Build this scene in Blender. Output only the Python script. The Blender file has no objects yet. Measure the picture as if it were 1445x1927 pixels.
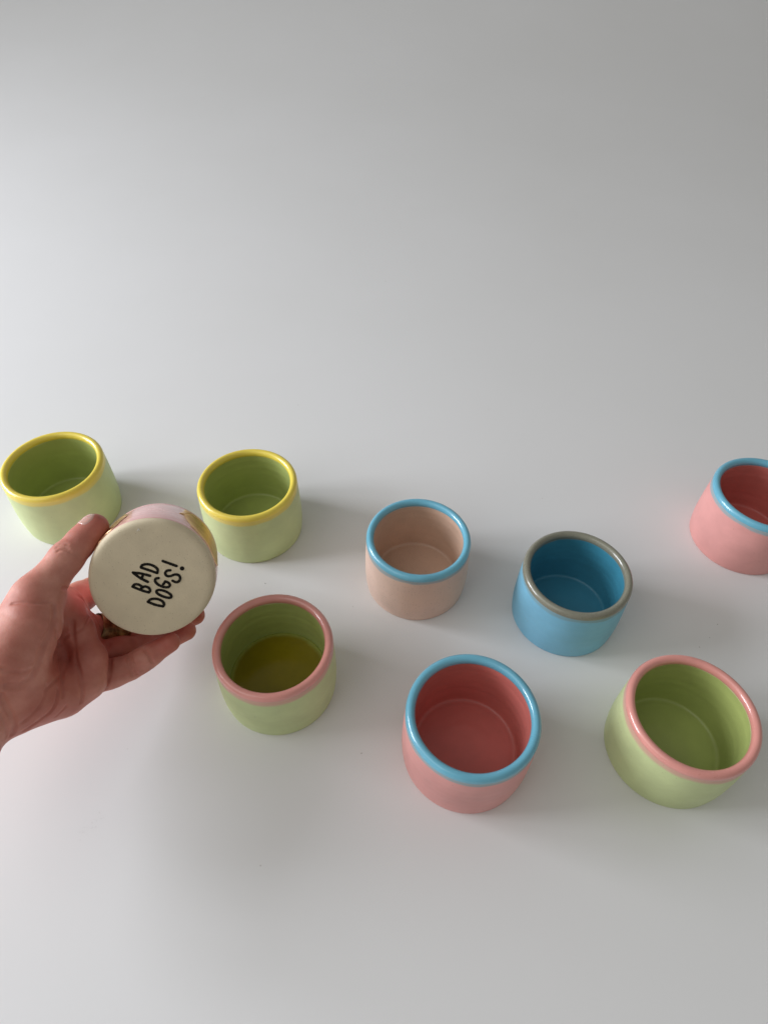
import bpy, bmesh, math, random
import numpy as np
from mathutils import Vector, Matrix

# ------------------------------------------------------------------ camera
SC = bpy.context.scene
COL = SC.collection
F_PX, PITCH, ROLL, CAM_H = 1253.36, 0.85229, 0.02441, 0.46422      # photo is 1445 x 1927
cp, sp = math.cos(PITCH), math.sin(PITCH)
cr, sr = math.cos(ROLL), math.sin(ROLL)
FWD = np.array([0, cp, -sp])
_U = np.array([0, sp, cp])
_R = np.array([1.0, 0, 0])
RGT = cr * _R + sr * _U
UPV = -sr * _R + cr * _U
CAM = np.array([0, 0, CAM_H])
cam_d = bpy.data.cameras.new('camera')
cam = bpy.data.objects.new('camera', cam_d)
COL.objects.link(cam)
cam_d.sensor_fit = 'HORIZONTAL'
cam_d.sensor_width = 36.0
cam_d.lens = F_PX / 1445 * 36.0
cam_d.clip_start = 0.01
cam_d.clip_end = 50
cam.matrix_world = Matrix(((RGT[0], UPV[0], -FWD[0], 0), (RGT[1], UPV[1], -FWD[1], 0),
                           (RGT[2], UPV[2], -FWD[2], CAM_H), (0, 0, 0, 1)))
SC.camera = cam

# ------------------------------------------------------------------ light
W = bpy.data.worlds.new('World')
SC.world = W
W.use_nodes = True
bg = W.node_tree.nodes['Background']
bg.inputs[0].default_value = (1.0, 0.98, 0.925, 1)
bg.inputs[1].default_value = 0.265

def window_light(name, loc, target, sx, sy, power, color):
    d = bpy.data.lights.new(name, 'AREA')
    d.shape = 'RECTANGLE'
    d.size, d.size_y = sx, sy
    d.energy = power
    d.color = color
    o = bpy.data.objects.new(name, d)
    COL.objects.link(o)
    o.location = loc
    o.rotation_euler = (Vector(target) - Vector(loc)).to_track_quat('-Z', 'Y').to_euler()
    return o
# a two-light window to the left of the table
for s in (-1, 1):
    window_light('window_pane_light', (-1.85 + 0.03 * s, 0.40 + 0.265 * s, 0.70), (0.0, -0.35 + 0.265 * s, 0.26), 0.47, 1.0, 24.0, (0.895, 0.92, 1.0))
# daylight thrown back by the pale ceiling over the table
window_light('ceiling_light', (-1.45, -0.45, 1.85), (0.0, 0.30, 0.0), 2.2, 1.7, 12.0, (1.0, 0.99, 0.965))

SC.view_settings.view_transform = 'Standard'
SC.view_settings.look = 'None'
SC.view_settings.exposure = 0.0
SC.view_settings.gamma = 1.0
SC.view_settings.use_curve_mapping = False
SC.render.engine = 'CYCLES'
SC.cycles.use_denoising = True
SC.cycles.max_bounces = 12
SC.cycles.diffuse_bounces = 8

# ------------------------------------------------------------------ helpers
def at(u, v, d):
    "photo pixel and depth along the lens axis (m) -> world point"
    return CAM + d * (FWD + RGT * (u - 722.5) / F_PX + UPV * (963.5 - v) / F_PX)

def on_table(u, v, z=0.0):
    r = FWD + RGT * (u - 722.5) / F_PX + UPV * (963.5 - v) / F_PX
    return CAM + r * ((z - CAM_H) / r[2])

def mesh_obj(name, verts, faces, mat, parent=None, smooth=True):
    me = bpy.data.meshes.new(name)
    me.from_pydata([tuple(map(float, v)) for v in verts], [], [tuple(map(int, f)) for f in faces])
    me.update()
    if smooth:
        me.polygons.foreach_set('use_smooth', [True] * len(me.polygons))
    if mat:
        me.materials.append(mat)
    o = bpy.data.objects.new(name, me)
    COL.objects.link(o)
    if parent:
        o.parent = parent
    return o

def empty(name, loc):
    o = bpy.data.objects.new(name, None)
    o.empty_display_size = 0.02
    COL.objects.link(o)
    o.location = loc
    return o

def tag(o, label=None, cat=None, group=None, kind=None):
    if label: o['label'] = label
    if cat: o['category'] = cat
    if group: o['group'] = group
    if kind: o['kind'] = kind
    return o

class NT:
    "small node-tree helper"
    def __init__(s, name):
        s.m = bpy.data.materials.new(name)
        s.m.use_nodes = True
        s.t = s.m.node_tree
        s.b = s.t.nodes['Principled BSDF']
    def n(s, typ, **kw):
        x = s.t.nodes.new(typ)
        for k, v in kw.items():
            if k.startswith('i_'):
                x.inputs[k[2:].replace('_', ' ')].default_value = v
            else:
                setattr(x, k, v)
        return x
    def l(s, a, b):
        s.t.links.new(a, b)
    def ramp(s, fac, stops, interp='LINEAR'):
        r = s.n('ShaderNodeValToRGB')
        r.color_ramp.interpolation = interp
        e = r.color_ramp.elements
        while len(e) < len(stops):
            e.new(0.5)
        for el, (p, c) in zip(e, stops):
            el.position = p
            el.color = (c, c, c, 1) if isinstance(c, (int, float)) else (*c, 1)
        s.l(fac, r.inputs[0])
        return r.outputs[0]
    def mix(s, fac, a, b, blend='MIX'):
        x = s.n('ShaderNodeMix', data_type='RGBA', blend_type=blend)
        for sock, v in ((x.inputs[0], fac), (x.inputs[6], a), (x.inputs[7], b)):
            if isinstance(v, (int, float)):
                sock.default_value = v
            elif isinstance(v, tuple):
                sock.default_value = (*v, 1)
            else:
                s.l(v, sock)
        return x.outputs[2]
    def math(s, op, a, b=0.0, clamp=False):
        x = s.n('ShaderNodeMath', operation=op, use_clamp=clamp)
        for sock, v in zip(x.inputs, (a, b)):
            if isinstance(v, (int, float)):
                sock.default_value = v
            else:
                s.l(v, sock)
        return x.outputs[0]
    def noise(s, co, scale, detail=3, rough=0.55):
        x = s.n('ShaderNodeTexNoise')
        x.inputs['Scale'].default_value = scale
        x.inputs['Detail'].default_value = detail
        x.inputs['Roughness'].default_value = rough
        s.l(co, x.inputs['Vector'])
        return x.outputs[0]
    def bump(s, h, strength, dist, prev=None):
        x = s.n('ShaderNodeBump')
        x.inputs['Strength'].default_value = strength
        x.inputs['Distance'].default_value = dist
        s.l(h, x.inputs['Height'])
        if prev is not None:
            s.l(prev, x.inputs['Normal'])
        return x.outputs[0]
    def set(s, **kw):
        for k, v in kw.items():
            s.b.inputs[k.replace('_', ' ')].default_value = v

def add_offset(t, co, seed):
    x = t.n('ShaderNodeVectorMath', operation='ADD')
    rnd = random.Random(seed)
    x.inputs[1].default_value = (rnd.uniform(-5, 5), rnd.uniform(-5, 5), rnd.uniform(-5, 5))
    t.l(co, x.inputs[0])
    return x.outputs[0]

# ------------------------------------------------------------------ the table top
def table_material():
    t = NT('white_laminate')
    co = t.n('ShaderNodeTexCoord').outputs['Object']
    n1 = t.noise(co, 3.0, 4)
    n2 = t.noise(co, 420.0, 2)
    c = t.mix(t.ramp(n1, [(0.3, 0.0), (0.7, 1.0)]), (0.775, 0.775, 0.765), (0.80, 0.80, 0.795))
    t.l(c, t.b.inputs['Base Color'])
    t.l(t.ramp(t.noise(co, 9.0, 4), [(0.3, 0.52), (0.7, 0.60)]), t.b.inputs['Roughness'])
    t.l(t.bump(n2, 0.06, 0.0004), t.b.inputs['Normal'])
    t.set(Specular_IOR_Level=0.16)
    return t.m
TABLE = table_material()
prof = [(-0.75, -0.004), (-0.746, 0.0)] + [(-0.7 + 1.4 * k / 6, 0.0) for k in range(7)]
py_, pz_, L_ = 0.7, 0.0, 2.6                       # the sheet bends up slowly, then faster
for k in range(1, 61):
    t_ = (k - 0.5) / 60
    ang = math.pi / 2 * (t_ ** 2.1)
    py_ += L_ / 60 * math.cos(ang)
    pz_ += L_ / 60 * math.sin(ang)
    prof.append((py_, pz_))
prof += [(py_, pz_ + 0.5), (py_, pz_ + 1.2)]
V, Fc = [], []
for k in range(15):
    x = -2.8 + 0.4 * k
    V += [(x, y, z) for y, z in prof]
n = len(prof)
for k in range(14):
    Fc += [(k * n + i, (k + 1) * n + i, (k + 1) * n + i + 1, k * n + i + 1) for i in range(n - 1)]
top = mesh_obj('backdrop', V, Fc, TABLE)
md = top.modifiers.new('thickness', 'SOLIDIFY')
md.thickness = 0.004
md.offset = -1
tag(top, 'seamless white sheet under the cups that curves up behind them', 'backdrop', kind='structure')

# ------------------------------------------------------------------ glazes
def glaze(name, base, rough=0.42, rim=None, speck=0.0, seed=0, coat=0.0, rim_z=(0.052, 0.058), speck_col=(0.25, 0.14, 0.07), warm=None, spec=0.5):
    "object-space glaze: soft tone drift, faint turning lines, optional bleed of the rim colour, specks"
    t = NT(name)
    co = t.n('ShaderNodeTexCoord').outputs['Object']
    sep = t.n('ShaderNodeSeparateXYZ')
    t.l(co, sep.inputs[0])
    cs = add_offset(t, co, seed)
    n1 = t.noise(cs, 28.0, 4)
    dark = tuple(v * 0.86 for v in base)
    lite = tuple(min(1, v * 1.06) for v in base)
    c = t.mix(t.ramp(n1, [(0.3, 0.0), (0.7, 1.0)]), dark, lite)
    # turning lines
    st = t.n('ShaderNodeCombineXYZ')
    t.l(t.math('MULTIPLY', sep.outputs[2], 330.0), st.inputs[2])
    ln = t.noise(st.outputs[0], 1.0, 2)
    c = t.mix(t.math('MULTIPLY', t.ramp(ln, [(0.5, 0.0), (0.75, 1.0)]), 0.18), c, tuple(v * 0.86 for v in base))
    if warm:
        c = t.mix(t.ramp(t.noise(cs, 14.0, 3), [(0.48, 0.0), (0.72, 0.55)]), c, warm)
    if rim:
        z = t.math('ADD', sep.outputs[2], t.math('MULTIPLY', t.math('SUBTRACT', t.noise(cs, 34.0, 3), 0.5), 0.0055))
        mr = t.n('ShaderNodeMapRange', interpolation_type='SMOOTHSTEP')
        mr.inputs['From Min'].default_value = rim_z[0]
        mr.inputs['From Max'].default_value = rim_z[1]
        t.l(z, mr.inputs['Value'])
        c = t.mix(mr.outputs[0], c, rim)
    if speck:
        v = t.n('ShaderNodeTexVoronoi')
        v.inputs['Scale'].default_value = 900
        t.l(cs, v.inputs['Vector'])
        sel = t.n('ShaderNodeSeparateColor')
        t.l(v.outputs['Color'], sel.inputs[0])
        m = t.math('MULTIPLY', t.math('LESS_THAN', v.outputs['Distance'], 0.34), t.math('LESS_THAN', sel.outputs[0], speck))
        c = t.mix(t.math('MULTIPLY', m, 0.35), c, speck_col)
    t.l(c, t.b.inputs['Base Color'])
    t.l(t.ramp(t.noise(cs, 60.0, 4), [(0.3, rough * 0.88), (0.7, rough * 1.12)]), t.b.inputs['Roughness'])
    nb = t.bump(t.noise(cs, 260.0, 3), 0.10, 0.0006)
    nb = t.bump(ln, 0.15, 0.0006, nb)
    nb = t.bump(n1, 0.25, 0.001, nb)
    t.l(nb, t.b.inputs['Normal'])
    t.set(Coat_Weight=coat, Coat_Roughness=0.09, Coat_IOR=1.6, Specular_IOR_Level=spec)
    return t.m

GREEN, YELLOW = (0.60, 0.68, 0.34), (0.87, 0.70, 0.10)
ROSE, SKY = (0.78, 0.33, 0.28), (0.16, 0.48, 0.63)
PEACH, PINK, BLUE, STONE = (0.78, 0.56, 0.46), (0.78, 0.36, 0.33), (0.22, 0.54, 0.74), (0.25, 0.245, 0.185)

INSIDE_SHADED = {GREEN: (0.43, 0.50, 0.165), PEACH: (0.68, 0.48, 0.36), PINK: (0.63, 0.185, 0.155), BLUE: (0.06, 0.29, 0.41)}  # body colours deepened to paint in the cups' inner shade; pink is truly redder

def clay_material(name='raw_clay', col=(0.71, 0.61, 0.43)):
    t = NT(name)
    co = t.n('ShaderNodeTexCoord').outputs['Object']
    c = t.mix(t.ramp(t.noise(co, 55.0, 5), [(0.3, 0.0), (0.7, 1.0)]), tuple(v * 0.93 for v in col), tuple(min(1, v * 1.05) for v in col))
    v = t.n('ShaderNodeTexVoronoi')
    v.inputs['Scale'].default_value = 1500
    t.l(co, v.inputs['Vector'])
    sel = t.n('ShaderNodeSeparateColor')
    t.l(v.outputs['Color'], sel.inputs[0])
    m = t.math('MULTIPLY', t.math('LESS_THAN', v.outputs['Distance'], 0.36), t.math('LESS_THAN', sel.outputs[0], 0.03))
    c = t.mix(t.math('MULTIPLY', m, 0.5), c, (0.25, 0.17, 0.10))
    t.l(c, t.b.inputs['Base Color'])
    t.set(Roughness=0.75, Specular_IOR_Level=0.25)
    t.l(t.bump(t.noise(co, 700.0, 4), 0.25, 0.0004), t.b.inputs['Normal'])
    return t.m
CLAY = clay_material()

# ------------------------------------------------------------------ cups
CH, CR, RT = 0.0594, 0.0420, 0.00305       # height, rim radius, rim tube radius
RB, R0, ZB = 0.0428, 0.0412, 0.020        # belly radius, foot radius, belly height

def outer_r(z):
    if z < ZB:
        return RB + (R0 - RB) * ((ZB - z) / ZB) ** 2
    return RB + (CR - 0.0003 - RB) * ((z - ZB) / (CH - RT - ZB)) ** 2

def lathe(prof, n, wob, seed, closed=False):
    rnd = random.Random(seed)
    ph = [rnd.uniform(0, 6.28) for _ in range(4)]
    am = [rnd.uniform(0.5, 1.0) for _ in range(4)]
    V, Fc = [], []
    m = len(prof)
    for i in range(n):
        a = 2 * math.pi * i / n
        for r, z in prof:
            k = 1 + wob * (am[0] * math.sin(2 * a + ph[0]) + 0.6 * am[1] * math.sin(3 * a + ph[1] + z * 60) + 0.3 * am[2] * math.sin(5 * a + ph[2] - z * 90))
            dz = 0.5 * wob * r * am[3] * math.sin(a + ph[3]) * (z / CH)
            V.append((r * k * math.cos(a), r * k * math.sin(a), z + dz))
    for i in range(n):
        j = (i + 1) % n
        for q in range(m - 1 + (1 if closed else 0)):
            q2 = (q + 1) % m
            Fc.append((i * m + q, j * m + q, j * m + q2, i * m + q2))
    return V, Fc

def inner_profile(seed):
    "from under the lip, down the inside wall with throwing rings, to the floor centre"
    rnd = random.Random(seed * 7 + 1)
    p1, p2 = rnd.uniform(0, 6), rnd.uniform(0, 6)
    out = []
    zt, zf = CH - RT - 0.0006, 0.0085
    for i in range(34):
        t = i / 33
        z = zt + (zf - zt) * t
        r = outer_r(z) - 0.0054 - 0.0012 * t - 0.0010 * max(0, 1 - z / 0.02)
        r += (0.00011 * math.sin(t * 34 + p1) + 0.00006 * math.sin(t * 71 + p2)) * (0.4 + 0.6 * math.sin(t * 5 + p2) ** 2)
        if i == 0:
            r += 0.0006
        out.append((r, z))
    rf = out[-1][0]
    for k in range(1, 6):                                   # tight corner
        a = k / 5 * math.pi / 2
        out.append((rf - 0.0024 * (1 - math.cos(a)), zf - 0.0024 * math.sin(a)))
    r1 = out[-1][0]
    out += [(r1 - 0.0010, 0.00603), (r1 - 0.0020, 0.00613), (r1 - 0.0032, 0.00607), (r1 - 0.0050, 0.0060)]   # ring left by the tool
    for k in range(1, 9):
        out.append(((r1 - 0.0050) * (1 - k / 8) + 0.0002, 0.0060 + 0.00012 * math.sin(k * 2.1)))
    return out

def body_profile(seed):
    prof = [(0.0002, 0.0006), (R0 - 0.006, 0.0006), (R0 - 0.0045, 0.0), (R0 - 0.0012, 0.0), (R0 - 0.0003, 0.0004), (R0 + 0.0003, 0.0014)]
    rnd = random.Random(seed * 3 + 5)
    p1 = rnd.uniform(0, 6)
    for i in range(1, 30):
        z = 0.0014 + (CH - RT - 0.0014) * i / 29
        prof.append((outer_r(z) + 0.00007 * math.sin(z * 900 + p1), z))
    prof.append((CR - 0.0022, CH - RT + 0.0008))
    prof.append((CR - 0.0036, CH - RT + 0.0007))
    return prof

def liner_profile(seed):
    return [(CR - 0.0030, CH - RT + 0.0004), (CR - 0.0044, CH - RT + 0.0004)] + inner_profile(seed)

def rim_profile():
    pts = []
    cr_, cz = CR - RT, CH - RT * 1.15
    for k in range(28):
        a = 2 * math.pi * k / 28
        pts.append((cr_ + RT * math.cos(a), cz + RT * 1.15 * math.sin(a)))
    return pts

def make_cup(name, label, loc, s, body_m, in_m, rim_m, seed, group='handmade cups standing on the table', rz=None):
    root = empty(name, loc)
    tag(root, label, 'cup', group)
    V, Fc = lathe(body_profile(seed), 128, 0.0040, seed)
    b = mesh_obj('body', V, Fc, body_m, root)
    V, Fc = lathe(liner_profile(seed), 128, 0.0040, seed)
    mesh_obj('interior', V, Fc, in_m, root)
    V, Fc = lathe(rim_profile(), 128, 0.0040, seed, closed=True)
    r = mesh_obj('rim', V, Fc, rim_m, root)
    root.scale = (s, s, s)
    root.rotation_euler[2] = (seed * 1.7) % 6.28 if rz is None else rz
    return root, b, r

cups = [
    ('cup', 'pale green cup with yellow rim touching the left photo edge', (-0.2840, 0.3992), 1.0082, GREEN, YELLOW, 1),
    ('cup', 'pale green cup with yellow rim, right of the upturned cup in the hand', (-0.1153, 0.3842), 0.9952, GREEN, YELLOW, 2),
    ('cup', 'peach cup with sky blue rim, left of the all-blue cup', (0.0278, 0.3305), 0.9855, PEACH, SKY, 3),
    ('cup', 'sky blue cup with grey-brown stone rim', (0.1478, 0.3003), 0.9802, BLUE, STONE, 4),
    ('cup', 'pale green cup with pink rim and olive yellow pool inside, below the hand-held cup', (-0.0745, 0.2322), 0.9924, GREEN, ROSE, 5),
    ('cup', 'pink cup with sky blue rim and red inside, front centre, whole in view', (0.0602, 0.1839), 1.0342, PINK, SKY, 6),
    ('cup', 'green cup with pink rim and empty green inside, front right', (0.2029, 0.1891), 1.0109, GREEN, ROSE, 7),
    ('cup', 'pink cup with blue rim cut off by the right photo edge', (0.3206, 0.3856), 1.0235, PINK, SKY, 8),
]
made = []
for name, label, (x, y), s, bc, rc, seed in cups:
    bleed = {YELLOW: (0.78, 0.66, 0.16), ROSE: (0.66, 0.40, 0.30), SKY: (0.34, 0.40, 0.42), STONE: (0.22, 0.40, 0.48)}[rc]
    band = {YELLOW: (0.0505, 0.0532), ROSE: (0.0484, 0.0528), SKY: (0.0506, 0.0528), STONE: (0.0506, 0.0530)}[rc]
    bmat = glaze('body_glaze', bc, 0.46, rim=bleed, speck=0.10 if bc == PEACH else 0.004, seed=seed, rim_z=band, warm=(0.70, 0.49, 0.35) if bc == PEACH else None)
    rmat = glaze('rim_glaze', rc, 0.30, seed=seed + 40, coat=0.6 if rc != YELLOW else 0.3, speck=0.0 if rc != STONE else 0.5, speck_col=tuple(v * 0.45 for v in rc))
    ic = INSIDE_SHADED[bc]
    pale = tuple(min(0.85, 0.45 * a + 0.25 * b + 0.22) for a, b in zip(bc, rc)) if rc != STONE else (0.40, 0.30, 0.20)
    imat = glaze('inside_glaze_shaded', ic, 0.40, rim=pale, rim_z=(0.0530, 0.0556), speck=0.06 if bc == PEACH else 0.0, seed=seed + 80, coat=0.15)
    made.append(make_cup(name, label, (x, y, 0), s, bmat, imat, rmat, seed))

# olive pool in the bottom of the fifth cup
def pool_material():
    t = NT('olive_pool')
    co = t.n('ShaderNodeTexCoord').outputs['Object']
    c = t.mix(t.ramp(t.noise(co, 40.0, 3), [(0.3, 0.0), (0.7, 1.0)]), (0.21, 0.165, 0.003), (0.27, 0.21, 0.005))
    sep = t.n('ShaderNodeSeparateXYZ')
    t.l(co, sep.inputs[0])
    r = t.math('SQRT', t.math('ADD', t.math('MULTIPLY', sep.outputs[0], sep.outputs[0]), t.math('MULTIPLY', sep.outputs[1], sep.outputs[1])))
    r = t.math('ADD', r, t.math('MULTIPLY', t.math('SUBTRACT', t.noise(co, 90.0, 3), 0.5), 0.004))
    mr = t.n('ShaderNodeMapRange', interpolation_type='SMOOTHSTEP')
    mr.inputs['From Min'].default_value = 0.0315
    mr.inputs['From Max'].default_value = 0.0362
    t.l(r, mr.inputs['Value'])
    t.l(t.mix(mr.outputs[0], c, (0.36, 0.40, 0.09)), t.b.inputs['Base Color'])
    t.set(Roughness=0.14, Specular_IOR_Level=0.3)
    return t.m
pv, pf = lathe([(0.0002, 0.0125), (0.012, 0.0125), (0.024, 0.0125), (0.0345, 0.0126), (0.0362, 0.0130), (0.0364, 0.0110)], 96, 0.0, 3)
mesh_obj('pool', pv, pf, pool_material(), made[4][0])['label'] = 'glossy olive yellow pool in the bottom of the cup'

# dark pit in the glaze of the same cup
ce, se = np.array([-0.0745, 0.2322, 0.0]), 0.9924
ray = FWD + RGT * (480 - 722.5) / F_PX + UPV * (963.5 - 1349) / F_PX
for t in np.linspace(0.3, 0.6, 6000):
    q = (CAM + ray * t - ce) / se
    if 0 < q[2] < CH and math.hypot(q[0], q[1]) < outer_r(q[2]):
        break
pn_ = Vector((q[0], q[1], 0)).normalized()
tv, uv = Vector((-pn_.y, pn_.x, 0)), Vector((0, 0, 1))
V = [Vector(q) * 1.003 + (tv * math.cos(a) * 0.0007 + uv * math.sin(a) * 0.00045) for a in [k * math.pi / 5 for k in range(10)]] + [Vector(q) + pn_ * 0.0003]
pit = mesh_obj('glaze_pit', V, [(k, (k + 1) % 10, 10) for k in range(10)], None)
pm = NT('pit'); pm.set(Base_Color=(0.05, 0.05, 0.035, 1), Roughness=0.6)
pit.data.materials.append(pm.m)
pit.parent = made[4][0]
rzE = made[4][0].rotation_euler[2]
pit.rotation_euler[2] = -rzE

# ------------------------------------------------------------------ the cup held in the hand
HC = np.array([-0.15157928, 0.25298672, 0.10161322])
HA = np.array([-0.2197227, 0.78076919, -0.58491145])
HA /= np.linalg.norm(HA)
HX = np.cross(HA, UPV); HX /= np.linalg.norm(HX)
HY = np.cross(HA, HX)
HS = 0.962
HM = Matrix(((HX[0] * HS, HY[0] * HS, HA[0] * HS, HC[0]), (HX[1] * HS, HY[1] * HS, HA[1] * HS, HC[1]), (HX[2] * HS, HY[2] * HS, HA[2] * HS, HC[2]), (0, 0, 0, 1)))
HMI = np.array(HM.inverted())
def to_cup(p):
    return HMI[:3, :3] @ np.asarray(p) + HMI[:3, 3]

held = empty('held_cup', (0, 0, 0))
held.matrix_world = HM
tag(held, 'upturned pink cup with gold patches held in the hand, clay base showing', 'cup')
hb = glaze('held_body_glaze', (0.82, 0.41, 0.385), 0.25, seed=31, coat=0.5, speck=0.01)
V, Fc = lathe([(0.030, 0.0042), (outer_r(0.0045) - 0.0006, 0.0045)] + [q for q in body_profile(9) if q[1] > 0.0050], 128, 0.0025, 9)
mesh_obj('body', V, Fc, hb, held)
V, Fc = lathe(liner_profile(9), 128, 0.0025, 9)
mesh_obj('interior', V, Fc, hb, held)
V, Fc = lathe(rim_profile(), 128, 0.0025, 9, closed=True)
mesh_obj('rim', V, Fc, glaze('held_rim_glaze', (0.80, 0.46, 0.43), 0.3, seed=33, coat=0.5), held)
bp = [(0.0002, -0.0004)] + [(0.036 * k / 8, -0.0004 + 0.00008 * math.sin(k * 2)) for k in range(1, 9)] + \
     [(R0 - 0.0026, -0.0003), (R0 - 0.0014, 0.0002), (R0 - 0.0004, 0.0010)] + [(outer_r(z) - 0.0004 * max(0, 1 - z / 0.004), z) for z in (0.0020, 0.0030, 0.0040, 0.0050)] + [(outer_r(0.0056) + 0.00015, 0.0056), (outer_r(0.0060) - 0.0004, 0.0061)]
V, Fc = lathe(bp, 128, 0.0025, 9)
base = mesh_obj('base', V, Fc, CLAY, held)
base['label'] = 'unglazed beige clay base stamped with black hand lettering'

def base_pt(zx, zy):
    "pixel of the photo detail -> point on the base plane, cup space"
    u, v = 140 + zx * 0.20069, 930 + zy * 0.20069
    o = to_cup(CAM)
    d = HMI[:3, :3] @ (FWD + RGT * (u - 722.5) / F_PX + UPV * (963.5 - v) / F_PX)
    t = (-0.00045 - o[2]) / d[2]
    return (o + d * t)[:2]

def ink_material():
    t = NT('black_underglaze')
    co = t.n('ShaderNodeTexCoord').outputs['Object']
    m = t.ramp(t.noise(co, 900.0, 3), [(0.60, 0.0), (0.72, 1.0)])
    t.l(t.mix(m, (0.012, 0.010, 0.008), (0.10, 0.08, 0.05)), t.b.inputs['Base Color'])
    t.set(Roughness=0.7, Specular_IOR_Level=0.15)
    return t.m
INK = ink_material()

def smooth_path(pts, closed, n=10):
    P = [np.array(p, float) for p in pts]
    m = len(P)
    out = []
    for i in range(m if closed else m - 1):
        if closed:
            a, b, c, d = P[(i - 1) % m], P[i], P[(i + 1) % m], P[(i + 2) % m]
        else:
            a, b, c, d = P[max(i - 1, 0)], P[i], P[i + 1], P[min(i + 2, m - 1)]
        for k in range(n):
            t = k / n
            out.append(0.5 * (2 * b + (c - a) * t + (2 * a - 5 * b + 4 * c - d) * t * t + (3 * b - a - 3 * c + d) * t ** 3))
    if not closed:
        out.append(P[-1])
    return out

def stroke(V, Fc, pts, w, rnd, closed=False, curve=True):
    "flat raised ribbon with round ends, slightly uneven, in cup space"
    path = smooth_path(pts, closed) if curve else [np.array(pts[0]) + (np.array(pts[-1]) - np.array(pts[0])) * t for t in np.linspace(0, 1, 8)]
    hh = 0.00028
    base_i = len(V)
    n = len(path)
    L, Rr = [], []
    for i, p in enumerate(path):
        a = path[i - 1] if (i > 0 or closed) else p
        b = path[(i + 1) % n] if (i < n - 1 or closed) else p
        t = b - a
        t = t / (np.linalg.norm(t) + 1e-12)
        nn = np.array([-t[1], t[0]])
        k = w * (1 + rnd.uniform(-0.09, 0.09))
        L.append(p + nn * k)
        Rr.append(p - nn * k)
    for i in range(n):
        V += [(*L[i], -0.0004), (*L[i], -0.0004 - hh), (*Rr[i], -0.0004 - hh), (*Rr[i], -0.0004)]
    for i in range(n if closed else n - 1):
        j = (i + 1) % n
        for q in range(3):
            Fc.append((base_i + i * 4 + q, base_i + j * 4 + q, base_i + j * 4 + q + 1, base_i + i * 4 + q + 1))
    if not closed:
        for e, o in ((0, 1), (n - 1, n - 2)):
            disc(V, Fc, path[e], w * 0.98, hh * 0.9)

def disc(V, Fc, c, r, hh, n=20):
    b = len(V)
    for k in range(n):
        a = 2 * math.pi * k / n
        V.append((c[0] + r * math.cos(a), c[1] + r * math.sin(a), -0.0004))
        V.append((c[0] + r * 0.94 * math.cos(a), c[1] + r * 0.94 * math.sin(a), -0.0004 - hh))
    for k in range(n):
        j = (k + 1) % n
        Fc.append((b + 2 * k, b + 2 * j, b + 2 * j + 1, b + 2 * k + 1))
    Fc.append(tuple(b + 2 * k + 1 for k in range(n)))

letters = [   # each letter: list of (points in the photo detail, closed)
    [([(545, 868), (640, 905), (700, 922)], 0), ([(545, 868), (566, 847), (602, 848), (630, 868), (624, 893)], 0), ([(630, 880), (660, 866), (696, 878), (710, 902), (700, 922)], 0)],
    [([(549, 735), (630, 745), (710, 766)], 0), ([(549, 735), (615, 785), (688, 823)], 0), ([(645, 752), (638, 772), (628, 790)], 0)],
    [([(624, 688), (640, 664), (690, 657), (745, 674), (780, 706), (776, 740)], 0), ([(624, 688), (690, 710), (776, 740)], 0)],
    [([(688, 1010), (720, 985), (775, 983), (822, 1003), (840, 1030), (832, 1053)], 0), ([(688, 1010), (760, 1038), (832, 1053)], 0)],
    [([(770, 908), (800, 898), (855, 912), (900, 940), (908, 965), (880, 972), (825, 957), (780, 932)], 1)],
    [([(790, 787), (762, 794), (758, 818), (785, 848), (835, 870), (878, 872), (896, 852), (880, 830), (852, 818)], 0), ([(852, 818), (842, 834), (832, 846)], 0)],
    [([(900, 714), (868, 718), (852, 742), (866, 766), (900, 768), (940, 754), (974, 758), (991, 782), (984, 812), (955, 826), (920, 812)], 0)],
    [([(828, 627), (893, 651), (958, 674)], 0)],
]
for li, strokes in enumerate(letters):
    rnd = random.Random(li + 3)
    V, Fc = [], []
    for pts, closed in strokes:
        stroke(V, Fc, [base_pt(*p) for p in pts], 0.00090, rnd, bool(closed), curve=True)
    if li == 7:
        disc(V, Fc, base_pt(1010, 697), 0.00155, 0.00028)
    mesh_obj('letter', V, Fc, INK, base, smooth=False)
# pale nick near the upper edge of the base
V, Fc = [], []
stroke(V, Fc, [base_pt(590, 345), base_pt(600, 322)], 0.00022, random.Random(1), curve=False)
stroke(V, Fc, [base_pt(600, 322), base_pt(611, 341)], 0.00022, random.Random(2), curve=False)
nm = NT('pale_nick'); nm.set(Base_Color=(0.85, 0.82, 0.76, 1), Roughness=0.6)
mesh_obj('nick', V, Fc, nm.m, base, smooth=False)

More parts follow.
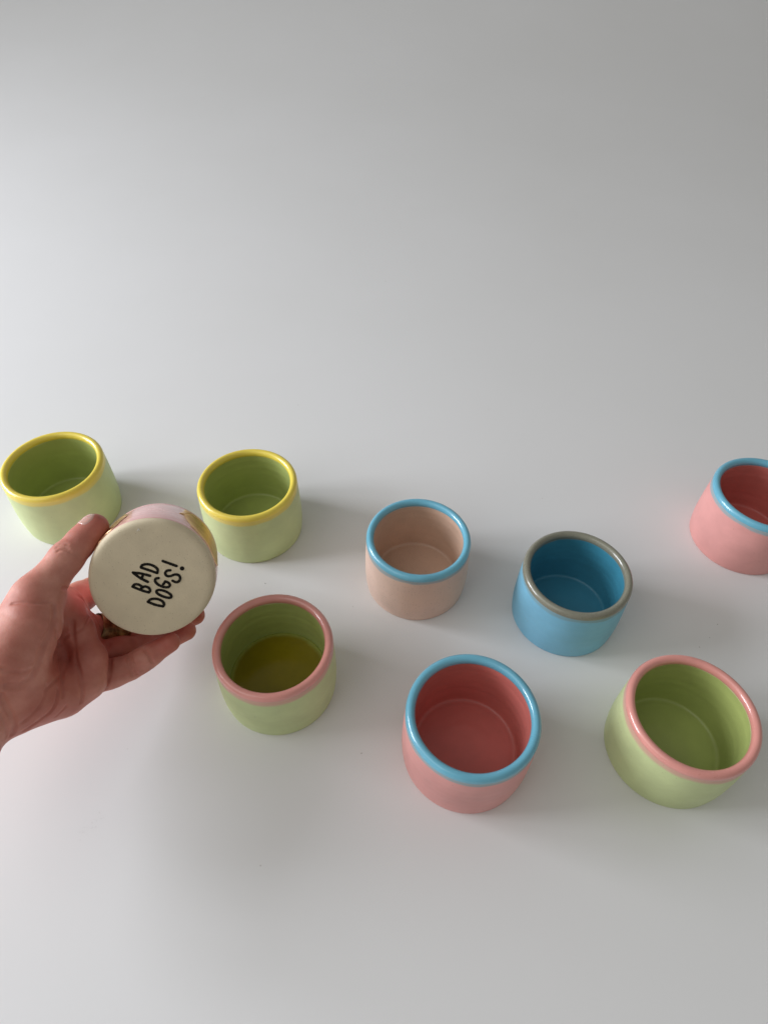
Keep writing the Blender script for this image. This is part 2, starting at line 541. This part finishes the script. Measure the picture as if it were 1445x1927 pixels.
# gold lustre patches brushed on the side
def gold_material():
    t = NT('gold_lustre')
    co = t.n('ShaderNodeTexCoord').outputs['Object']
    t.l(t.mix(t.ramp(t.noise(co, 120.0, 4), [(0.3, 0.0), (0.7, 1.0)]), (0.74, 0.43, 0.25), (0.92, 0.66, 0.34)), t.b.inputs['Base Color'])
    t.l(t.ramp(t.noise(co, 200.0, 4), [(0.3, 0.26), (0.7, 0.42)]), t.b.inputs['Roughness'])
    t.set(Metallic=1.0)
    t.l(t.bump(t.noise(co, 180.0, 3), 0.15, 0.0006), t.b.inputs['Normal'])
    return t.m
GOLD = gold_material()
def angle_of(u, v, z=0.02):
    "angle round the cup of the side point seen at a photo pixel"
    o = to_cup(CAM)
    d = HMI[:3, :3] @ (FWD + RGT * (u - 722.5) / F_PX + UPV * (963.5 - v) / F_PX)
    best = None
    for t in np.linspace(0.3, 0.6, 3000):
        p = o + d * t
        r = math.hypot(p[0], p[1])
        if 0 <= p[2] <= CH:
            e = abs(r - outer_r(p[2]))
            if best is None or e < best[0]:
                best = (e, math.atan2(p[1], p[0]), p[2])
    return best[1], best[2]
def gold_patch(a0, a1, z0, z1, seed):
    rnd = random.Random(seed)
    ph = [rnd.uniform(0, 6) for _ in range(6)]
    V, Fc = [], []
    na, nz = 40, 16
    for i in range(na + 1):
        s = i / na
        for j in range(nz + 1):
            q = j / nz
            lo = z0 + 0.0022 * math.sin(s * 5 + ph[0]) + 0.0010 * math.sin(s * 17 + ph[1])
            hi = z1 + 0.0026 * math.sin(s * 4 + ph[2]) + 0.0009 * math.sin(s * 21 + ph[3])
            taper = min(1, (min(s, 1 - s) * 7) ** 0.6)
            z = (lo + hi) / 2 + (hi - lo) * (q - 0.5) * taper
            aa = a0 + (a1 - a0) * s + 0.05 * math.sin(q * 6 + ph[4]) + 0.02 * math.sin(q * 19 + ph[5])
            edge = min(1, min(q, 1 - q) * 8 + 0.0) * min(1, min(s, 1 - s) * 16)
            r = outer_r(z) * (1 + 0.0) + 0.00012 + 0.00016 * edge
            V.append((r * math.cos(aa), r * math.sin(aa), z))
    for i in range(na):
        for j in range(nz):
            k = i * (nz + 1) + j
            Fc.append((k, k + nz + 1, k + nz + 2, k + 1))
    o = mesh_obj('gold_patch', V, Fc, GOLD, held)
    md = o.modifiers.new('thickness', 'SOLIDIFY')
    md.thickness = 0.0003
    md.offset = -1
    return o
aL0, _ = angle_of(246, 962)
aL1, _ = angle_of(196, 1004)
aR0, _ = angle_of(343, 968)
aR1, _ = angle_of(398, 1045)
print('gold angles', aL0, aL1, aR0, aR1)
gold_patch(aL0, aL1 + 0.35 * (1 if aL1 > aL0 else -1), 0.0088, 0.050, 4)
gold_patch(aR0, aR1 + 0.3 * (1 if aR1 > aR0 else -1), 0.0095, 0.050, 8)

# ------------------------------------------------------------------ the hand (one continuous surface grown from a distance field)
FING = {   # photo pixel + depth of each joint, radii (m)
    'index':  ([(118, 1142, .458), (172, 1112, .492), (214, 1090, .510), (252, 1077, .507)], (.0108, .0094, .0086, .0076)),
    'middle': ([(150, 1180, .462), (246, 1190, .492), (317, 1177, .506), (367, 1158, .509)], (.0098, .0090, .0084, .0074)),
    'ring':   ([(162, 1230, .462), (262, 1220, .484), (316, 1202, .484), (350, 1187, .484)], (.0098, .0088, .0080, .0072)),
    'pinky':  ([(158, 1286, .450), (245, 1256, .461), (284, 1232, .461), (320, 1209, .462)], (.0096, .0085, .0077, .0069)),
    'thumb':  ([(10, 1232, .410), (66, 1126, .418), (125, 1050, .432), (177, 994, .444)], (.0180, .0128, .0106, .0084)),
}
def cone(p, a, b, r1, r2):
    a = np.asarray(a, np.float32); b = np.asarray(b, np.float32)
    ab = b - a
    t = np.clip(((p - a) @ ab) / float(ab @ ab), 0, 1)
    q = p - a - t[:, None] * ab
    return np.sqrt((q * q).sum(1)) - (r1 + (r2 - r1) * t)
def ell(p, c, axes, rad):
    q = np.stack([(p - np.asarray(c, np.float32)) @ np.asarray(ax, np.float32) for ax in axes], 1)
    rad = np.asarray(rad, np.float32)
    k0 = np.sqrt(((q / rad) ** 2).sum(1)); k1 = np.sqrt(((q / rad ** 2) ** 2).sum(1)) + 1e-9
    return k0 * (k0 - 1) / k1
def smin(a, b, k):
    h = np.maximum(k - np.abs(a - b), 0) / k
    return np.minimum(a, b) - h * h * k * 0.25
def smax(a, b, k):
    return -smin(-a, -b, k)

WR = at(-48, 1300, .402)
WR_T, WR_B = at(-70, 1235, .402), at(-28, 1352, .405)
FA = at(-128, 1490, .355)
JP = {k: [at(*j) for j in v[0]] for k, v in FING.items()}
CREASES = []          # (points array, width, depth) filled after the first field is known

def cup_sdf(p):
    q = p @ HMI[:3, :3].T.astype(np.float32) + HMI[:3, 3].astype(np.float32)
    r = np.sqrt(q[:, 0] ** 2 + q[:, 1] ** 2)
    z = np.clip(q[:, 2], 0, CH)
    ro = np.where(z < ZB, RB + (R0 - RB) * ((ZB - z) / ZB) ** 2, RB + (CR - RB) * ((z - ZB) / (CH - ZB)) ** 2)
    return np.maximum(r - ro, np.maximum(-0.0008 - q[:, 2], q[:, 2] - CH - 0.0005))

def hand_sdf(p, crease=True):
    p = p.astype(np.float32)
    palm = None
    tops = {'index': (WR_T, .0150), 'middle': (WR, .0165), 'ring': (WR, .0165), 'pinky': (WR_B, .0160)}
    for k, (w, r) in tops.items():
        d = cone(p, w, JP[k][0], r, 0.0118)
        palm = d if palm is None else smin(palm, d, .012)
    palm = smin(palm, cone(p, WR, FA, .0225, .0250), .014)
    palm = smin(palm, cone(p, WR_T, FA + (WR_T - WR) * 0.7, .0165, .0200), .012)
    palm = smin(palm, cone(p, at(-36, 1330, .402), FA + (WR_B - WR) * 0.25, .0165, .0190), .008)
    # heel of the hand and pads under the fingers
    palm = smin(palm, cone(p, at(42, 1318, .405), at(112, 1304, .428), .0185, .0150), .012)
    palm = smin(palm, cone(p, at(128, 1302, .433), at(166, 1282, .441), .0122, .0105), .008)
    palm = smin(palm, cone(p, at(148, 1186, .443), at(172, 1240, .440), .0085, .0085), .008)
    palm = smin(palm, cone(p, at(172, 1240, .440), at(167, 1284, .438), .0085, .0085), .008)
    palm = smin(palm, cone(p, at(119, 1145, .447), at(148, 1186, .443), .0095, .0085), .008)
    # thumb and its ball
    T = JP['thumb']; R = FING['thumb'][1]
    th = smin(cone(p, T[0], T[1], .0195, .0135), cone(p, T[1], T[2], .0128, .0104), .008)
    th = smin(th, cone(p, T[2], T[3], .0104, R[3]), .004)
    th = smin(th, cone(p, T[2] * .45 + T[3] * .55, T[3] * 1.02 - T[2] * .02, .0095, .0086), .004)
    th = smin(th, cone(p, at(24, 1240, .400), at(62, 1180, .408), .0205, .0165), .012)
    hand = smin(palm, th, .013)
    hand = smin(hand, cone(p, at(82, 1130, .428), at(112, 1138, .450), .0085, .0100), .014)     # web
    fs = None
    for k in ('index', 'middle', 'ring', 'pinky'):
        J = JP[k]; r = FING[k][1]
        d = smin(cone(p, J[0], J[1], r[0], r[1]), cone(p, J[1], J[2], r[1], r[2]), .003)
        d = smin(d, cone(p, J[2], J[3], r[2], r[3]), .003)
        m = J[0] * .45 + J[1] * .55
        d = smin(d, cone(p, m, m + (J[1] - J[0]) * .08, r[0] * .93, r[0] * .93), .006)
        m2 = (J[1] + J[2]) / 2
        d = smin(d, cone(p, m2, m2 + (J[2] - J[1]) * .08, r[1] * .97, r[1] * .97), .004)
        fs = d if fs is None else smin(fs, d, .0007)
    hand = smin(hand, fs, .0032)
    hand = smax(hand, -(cup_sdf(p)) + 0.0001, .0012)
    if crease:
        for pts, w, dep in CREASES:
            near = ((p > pts.min(0) - 0.005) & (p < pts.max(0) + 0.005)).all(1)
            if not near.any():
                continue
            pn = p[near]
            dm = None
            for a, b in zip(pts[:-1], pts[1:]):
                d = cone(pn, a, b, 0, 0)
                dm = d if dm is None else np.minimum(dm, d)
            hand[near] += dep * np.exp(-(dm / w) ** 2).astype(np.float32)
    return hand

def march(u, v):
    "first point of the hand seen at a photo pixel"
    r = FWD + RGT * (u - 722.5) / F_PX + UPV * (963.5 - v) / F_PX
    r = r / np.linalg.norm(r)
    t = 0.33
    for _ in range(90):
        d = float(hand_sdf((CAM + r * t)[None], False)[0])
        if d < 1e-4:
            return CAM + r * t
        t += d * 0.8
        if t > 0.75:
            break
    return None

crease_px = [
    ([(103, 1142), (102, 1165), (93, 1192), (82, 1218), (73, 1246), (60, 1275), (38, 1292), (14, 1293)], .0017, .0034),
    ([(2, 1259), (21, 1264), (44, 1265), (62, 1258)], .0010, .0012),
    ([(137, 1168), (138, 1203), (142, 1239), (150, 1268), (155, 1292), (153, 1322)], .0011, .0022),
    ([(104, 1158), (108, 1195), (110, 1228), (115, 1256), (117, 1288), (119, 1310)], .0011, .0018),
    ([(110, 1298), (107, 1318), (97, 1338), (70, 1360), (46, 1376)], .0011, .0016),
    ([(88, 1290), (80, 1320), (60, 1345), (40, 1362)], .0009, .0010),
    ([(124, 1330), (105, 1350), (84, 1365)], .0009, .0010),
    ([(2, 1309), (11, 1328), (22, 1350), (26, 1366), (23, 1384)], .0013, .0028),
    ([(0, 1345), (10, 1365), (12, 1388)], .0010, .0010),
    ([(22, 1136), (48, 1134), (72, 1135), (100, 1133)], .0009, .0011),
    ([(128, 1240), (120, 1262), (100, 1285), (84, 1300)], .0009, .0010),
    ([(138, 1190), (122, 1200), (112, 1215)], .0009, .0008),
    ([(168, 1160), (160, 1176), (150, 1186), (138, 1190)], .0009, .0009),
    ([(238, 1234), (244, 1252), (250, 1273)], .0010, .0020),
    ([(244, 1233), (250, 1250), (257, 1269)], .0009, .0014),
    ([(270, 1220), (279, 1233), (288, 1248)], .0010, .0020),
    ([(106, 1030), (116, 1028), (128, 1032)], .0008, .0012),
    ([(108, 1037), (119, 1034), (132, 1038)], .0008, .0010),
    ([(112, 1023), (120, 1022), (127, 1025)], .0007, .0007),
    ([(204, 1214), (207, 1240), (205, 1268), (197, 1300)], .0013, .0030),
    ([(176, 1156), (192, 1180), (203, 1212)], .0012, .0022),
    ([(118, 1106), (150, 1122), (168, 1146)], .0011, .0016),
]
for pts, w, dep in crease_px:
    Q = [march(*q) for q in pts]
    Q = [q for q in Q if q is not None]
    if len(Q) > 1:
        Q = smooth_path(Q, False, 3)
        CREASES.append((np.array(Q, np.float32), w * 0.85, dep * 1.9))

def grow(sdf, lo, hi, h):
    "surface nets over a narrow band"
    n = np.ceil((hi - lo) / h).astype(int) // 4 * 4 + 5
    ax = [lo[i] + h * np.arange(n[i]) for i in range(3)]
    cx = [a[::4] for a in ax]
    g = np.stack(np.meshgrid(*cx, indexing='ij'), -1).reshape(-1, 3)
    cd = sdf(g, False).reshape([len(c) for c in cx])
    full = np.repeat(np.repeat(np.repeat(cd, 4, 0), 4, 1), 4, 2)[:n[0], :n[1], :n[2]].astype(np.float32)
    near = np.abs(cd) < h * 9
    nr = np.repeat(np.repeat(np.repeat(near, 4, 0), 4, 1), 4, 2)[:n[0], :n[1], :n[2]]
    idx = np.argwhere(nr)
    for s in range(0, len(idx), 200000):
        i = idx[s:s + 200000]
        full[i[:, 0], i[:, 1], i[:, 2]] = sdf(np.stack([ax[0][i[:, 0]], ax[1][i[:, 1]], ax[2][i[:, 2]]], 1))
    D = full
    S = D < 0
    c = [D[a:n[0] - 1 + a, b:n[1] - 1 + b, e:n[2] - 1 + e] for a in (0, 1) for b in (0, 1) for e in (0, 1)]
    sg = sum((x < 0).astype(np.int8) for x in c)
    cell = np.argwhere((sg > 0) & (sg < 8))
    vid = -np.ones(sg.shape, np.int64)
    vid[cell[:, 0], cell[:, 1], cell[:, 2]] = np.arange(len(cell))
    acc = np.zeros((len(cell), 3)); cnt = np.zeros(len(cell))
    cor = [(a, b, e) for a in (0, 1) for b in (0, 1) for e in (0, 1)]
    val = [x[cell[:, 0], cell[:, 1], cell[:, 2]] for x in c]
    for i in range(8):
        for j in range(i + 1, 8):
            if sum(abs(cor[i][k] - cor[j][k]) for k in range(3)) != 1:
                continue
            m = (val[i] < 0) != (val[j] < 0)
            t = np.where(m, val[i] / np.where(m, val[i] - val[j], 1), 0)
            pt = np.array(cor[i])[None] + t[:, None] * (np.array(cor[j]) - np.array(cor[i]))[None]
            acc += np.where(m[:, None], pt, 0); cnt += m
    V = lo + h * (cell + acc / cnt[:, None])
    faces = []
    for k in range(3):
        a, b = (k + 1) % 3, (k + 2) % 3
        s0 = [slice(0, n[0] - 1)] * 3
        sl0 = [slice(1, n[i] - 1) for i in range(3)]; sl1 = list(sl0)
        sl0[k] = slice(0, n[k] - 1); sl1[k] = slice(1, n[k])
        A, B = S[tuple(sl0)], S[tuple(sl1)]
        e = np.argwhere(A != B)
        flip = A[e[:, 0], e[:, 1], e[:, 2]]
        off = np.array([1, 1, 1]); off[k] = 0
        e = e + off
        def v(da, db):
            q = e.copy(); q[:, a] -= da; q[:, b] -= db
            return vid[q[:, 0], q[:, 1], q[:, 2]]
        q = np.stack([v(0, 0), v(1, 0), v(1, 1), v(0, 1)], 1)
        q[~flip] = q[~flip][:, ::-1]
        faces.append(q)
    return V, np.concatenate(faces)

allp = np.concatenate([np.array(v) for v in JP.values()] + [np.array([WR, WR_B, WR_T, FA])])
lo, hi = allp.min(0) - 0.032, allp.max(0) + 0.032
V, Q = grow(hand_sdf, lo, hi, 0.00072)
Q = Q[(Q >= 0).all(1)]
print('creases', len(CREASES), [len(c[0]) for c in CREASES], 'hand verts', len(V), 'faces', len(Q))

def skin_material():
    t = NT('skin')
    co = t.n('ShaderNodeTexCoord').outputs['Object']
    n1 = t.noise(co, 45.0, 4)
    n2 = t.noise(co, 160.0, 4)
    c = t.mix(t.ramp(n1, [(0.35, 0.0), (0.65, 1.0)]), (0.47, 0.170, 0.125), (0.66, 0.305, 0.235))
    c = t.mix(t.math('MULTIPLY', t.ramp(n2, [(0.45, 0.0), (0.7, 1.0)]), 0.4), c, (0.52, 0.19, 0.14))
    at_ = t.n('ShaderNodeAttribute', attribute_name='flush_and_shade')
    c = t.mix(t.math('MULTIPLY', at_.outputs['Fac'], 0.75), c, (0.44, 0.085, 0.060))  # deep red for flushed skin, also darkens the palm as painted shade
    t.l(c, t.b.inputs['Base Color'])
    t.set(Roughness=0.54, Subsurface_Weight=0.22, Subsurface_Scale=0.005, Subsurface_Radius=(1.0, 0.20, 0.10), Specular_IOR_Level=0.4)
    v = t.n('ShaderNodeTexVoronoi')
    v.inputs['Scale'].default_value = 900
    t.l(co, v.inputs['Vector'])
    nb = t.bump(v.outputs['Distance'], 0.09, 0.0003)
    nb = t.bump(t.noise(co, 300.0, 4), 0.14, 0.0006, nb)
    nb = t.bump(n2, 0.18, 0.0012, nb)
    t.l(nb, t.b.inputs['Normal'])
    return t.m
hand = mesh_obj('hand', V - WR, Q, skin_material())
hand.location = WR
tag(hand, 'left hand with palm up, reaching in from the left edge and gripping the pink cup', 'hand')
# flushed finger tips, joints and palm pads, with palm shade and index glow painted in
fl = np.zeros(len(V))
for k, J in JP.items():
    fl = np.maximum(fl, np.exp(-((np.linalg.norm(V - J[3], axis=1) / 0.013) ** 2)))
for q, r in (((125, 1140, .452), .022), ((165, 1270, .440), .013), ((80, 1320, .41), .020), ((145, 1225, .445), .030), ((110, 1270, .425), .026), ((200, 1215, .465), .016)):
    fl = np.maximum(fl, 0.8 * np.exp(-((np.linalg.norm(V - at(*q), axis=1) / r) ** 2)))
att = hand.data.attributes.new('flush_and_shade', 'FLOAT', 'POINT')
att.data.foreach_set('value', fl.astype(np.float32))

# thumb nail
T = JP['thumb']
ta = (T[3] - T[2]) / np.linalg.norm(T[3] - T[2])
dors = -RGT * 0.70 + UPV * 0.55 - FWD * 0.85
dors -= ta * (dors @ ta); dors /= np.linalg.norm(dors)
side = np.cross(ta, dors)
NV, NF = [], []
nu, nvv = 14, 14
for i in range(nu + 1):
    s = -1 + 2 * i / nu
    for j in range(nvv + 1):
        q = -1 + 2 * j / nvv
        half = 0.78 * (1 - 0.25 * max(0, s) ** 2) * math.sqrt(max(0, 1 - (abs(s) ** 3.2)) * 0.7 + 0.3)
        ang = q * half
        dirv = dors * math.cos(ang) + side * math.sin(ang)
        o = T[3] + ta * (0.0008 + 0.0056 * s)
        t = 0.022
        for _ in range(60):
            d = float(hand_sdf((o + dirv * t)[None], False)[0])
            if d < 2e-5: break
            t -= d * 0.9
        lift = 0.00018 - 0.0007 * max(0, abs(q) - 0.8) / 0.2 - (0.0006 if i == 0 else 0)
        
        NV.append(o + dirv * (t + lift))
for i in range(nu):
    for j in range(nvv):
        k = i * (nvv + 1) + j
        NF.append((k, k + 1, k + nvv + 2, k + nvv + 1))
nl = NT('nail')
nl.set(Base_Color=(0.64, 0.37, 0.31, 1), Roughness=0.25, Coat_Weight=0.4, Subsurface_Weight=0.2, Subsurface_Scale=0.003)
nail = mesh_obj('nail', np.array(NV) - WR, NF, nl.m, hand)
md = nail.modifiers.new('thickness', 'SOLIDIFY'); md.thickness = 0.0006; md.offset = -1

# bronze ring on the middle finger
def bronze():
    t = NT('dark_bronze')
    co = t.n('ShaderNodeTexCoord').outputs['Object']
    n = t.noise(co, 220.0, 4)
    t.l(t.mix(t.ramp(n, [(0.4, 0.0), (0.7, 1.0)]), (0.16, 0.09, 0.045), (0.46, 0.29, 0.14)), t.b.inputs['Base Color'])
    t.set(Metallic=1.0, Roughness=0.36)
    t.l(t.bump(n, 0.4, 0.001), t.b.inputs['Normal'])
    return t.m
M0, M1 = JP['middle'][0], JP['middle'][1]
md_ = (M1 - M0) / np.linalg.norm(M1 - M0)
rc = M0 + (M1 - M0) * 0.57
x = np.cross(md_, UPV); x /= np.linalg.norm(x)
y = np.cross(md_, x)
ro, ri, hw = 0.0110, 0.0098, 0.0110
prof = [(ri, -hw + .0005), (ri + .0005, -hw), (ro - .0003, -hw), (ro, -hw + .0006), (ro + .0003, -hw * .5), (ro + .0003, hw * .5), (ro, hw - .0006), (ro - .0003, hw), (ri + .0005, hw), (ri, hw - .0005)]
V, Fc = lathe(prof, 64, 0.002, 5, closed=True)
ring = mesh_obj('finger_ring', V, Fc, bronze())
ring.matrix_world = Matrix(((x[0], y[0], md_[0], rc[0]), (x[1], y[1], md_[1], rc[1]), (x[2], y[2], md_[2], rc[2]), (0, 0, 0, 1)))
tag(ring, 'wide dark bronze ring worn on the middle finger behind the cup', 'ring')

# ------------------------------------------------------------------ specks and scuffs on the table
def grit():
    t = NT('grit')
    t.set(Base_Color=(0.42, 0.40, 0.38, 1), Roughness=0.8)
    return t.m
V, Fc = [], []
rnd = random.Random(12)
def crumb(u, v, s, el=1.0):
    c = on_table(u, v)
    a = rnd.uniform(0, 3.14)
    b = len(V)
    n = 6
    for k in range(n):
        q = 2 * math.pi * k / n
        r = 0.72 * s * rnd.uniform(0.6, 1.1)
        x0, y0 = r * el * math.cos(q), r * math.sin(q)
        V.append((c[0] + x0 * math.cos(a) - y0 * math.sin(a), c[1] + x0 * math.sin(a) + y0 * math.cos(a), 0.0001))
    V.append((c[0], c[1], 0.0001 + s * 0.7))
    for k in range(n):
        Fc.append((b + k, b + (k + 1) % n, b + n))
for u, v, s, el in [(490, 1630, .00055, 1.3), (499, 1098, .0006, 2.2), (680, 1418, .0006, 1.6), (865, 1242, .0004, 1), (664, 1142, .0004, 1.6),
                    (1350, 1175, .0006, 1.5), (1335, 1200, .0005, 1), (1316, 1218, .0005, 2), (1020, 938, .0005, 1), (725, 529, .0008, 1.3), (508, 741, .0006, 1),
                    (561, 762, .0005, 1.5), (918, 770, .0005, 1), (240, 1410, .0002, 3)]:
    crumb(u, v, s, el)
for k in range(26):
    q = rnd.random()
    crumb(148 + 46 * q + rnd.uniform(-5, 5), 1576 - 44 * q + rnd.uniform(-8, 8), rnd.uniform(.0001, .00022), rnd.uniform(1, 3))
sp_ = mesh_obj('dust_specks', V, Fc, grit(), smooth=False)
tag(sp_, 'tiny dark dust specks and scuff marks on the white table', 'dust', kind='stuff')
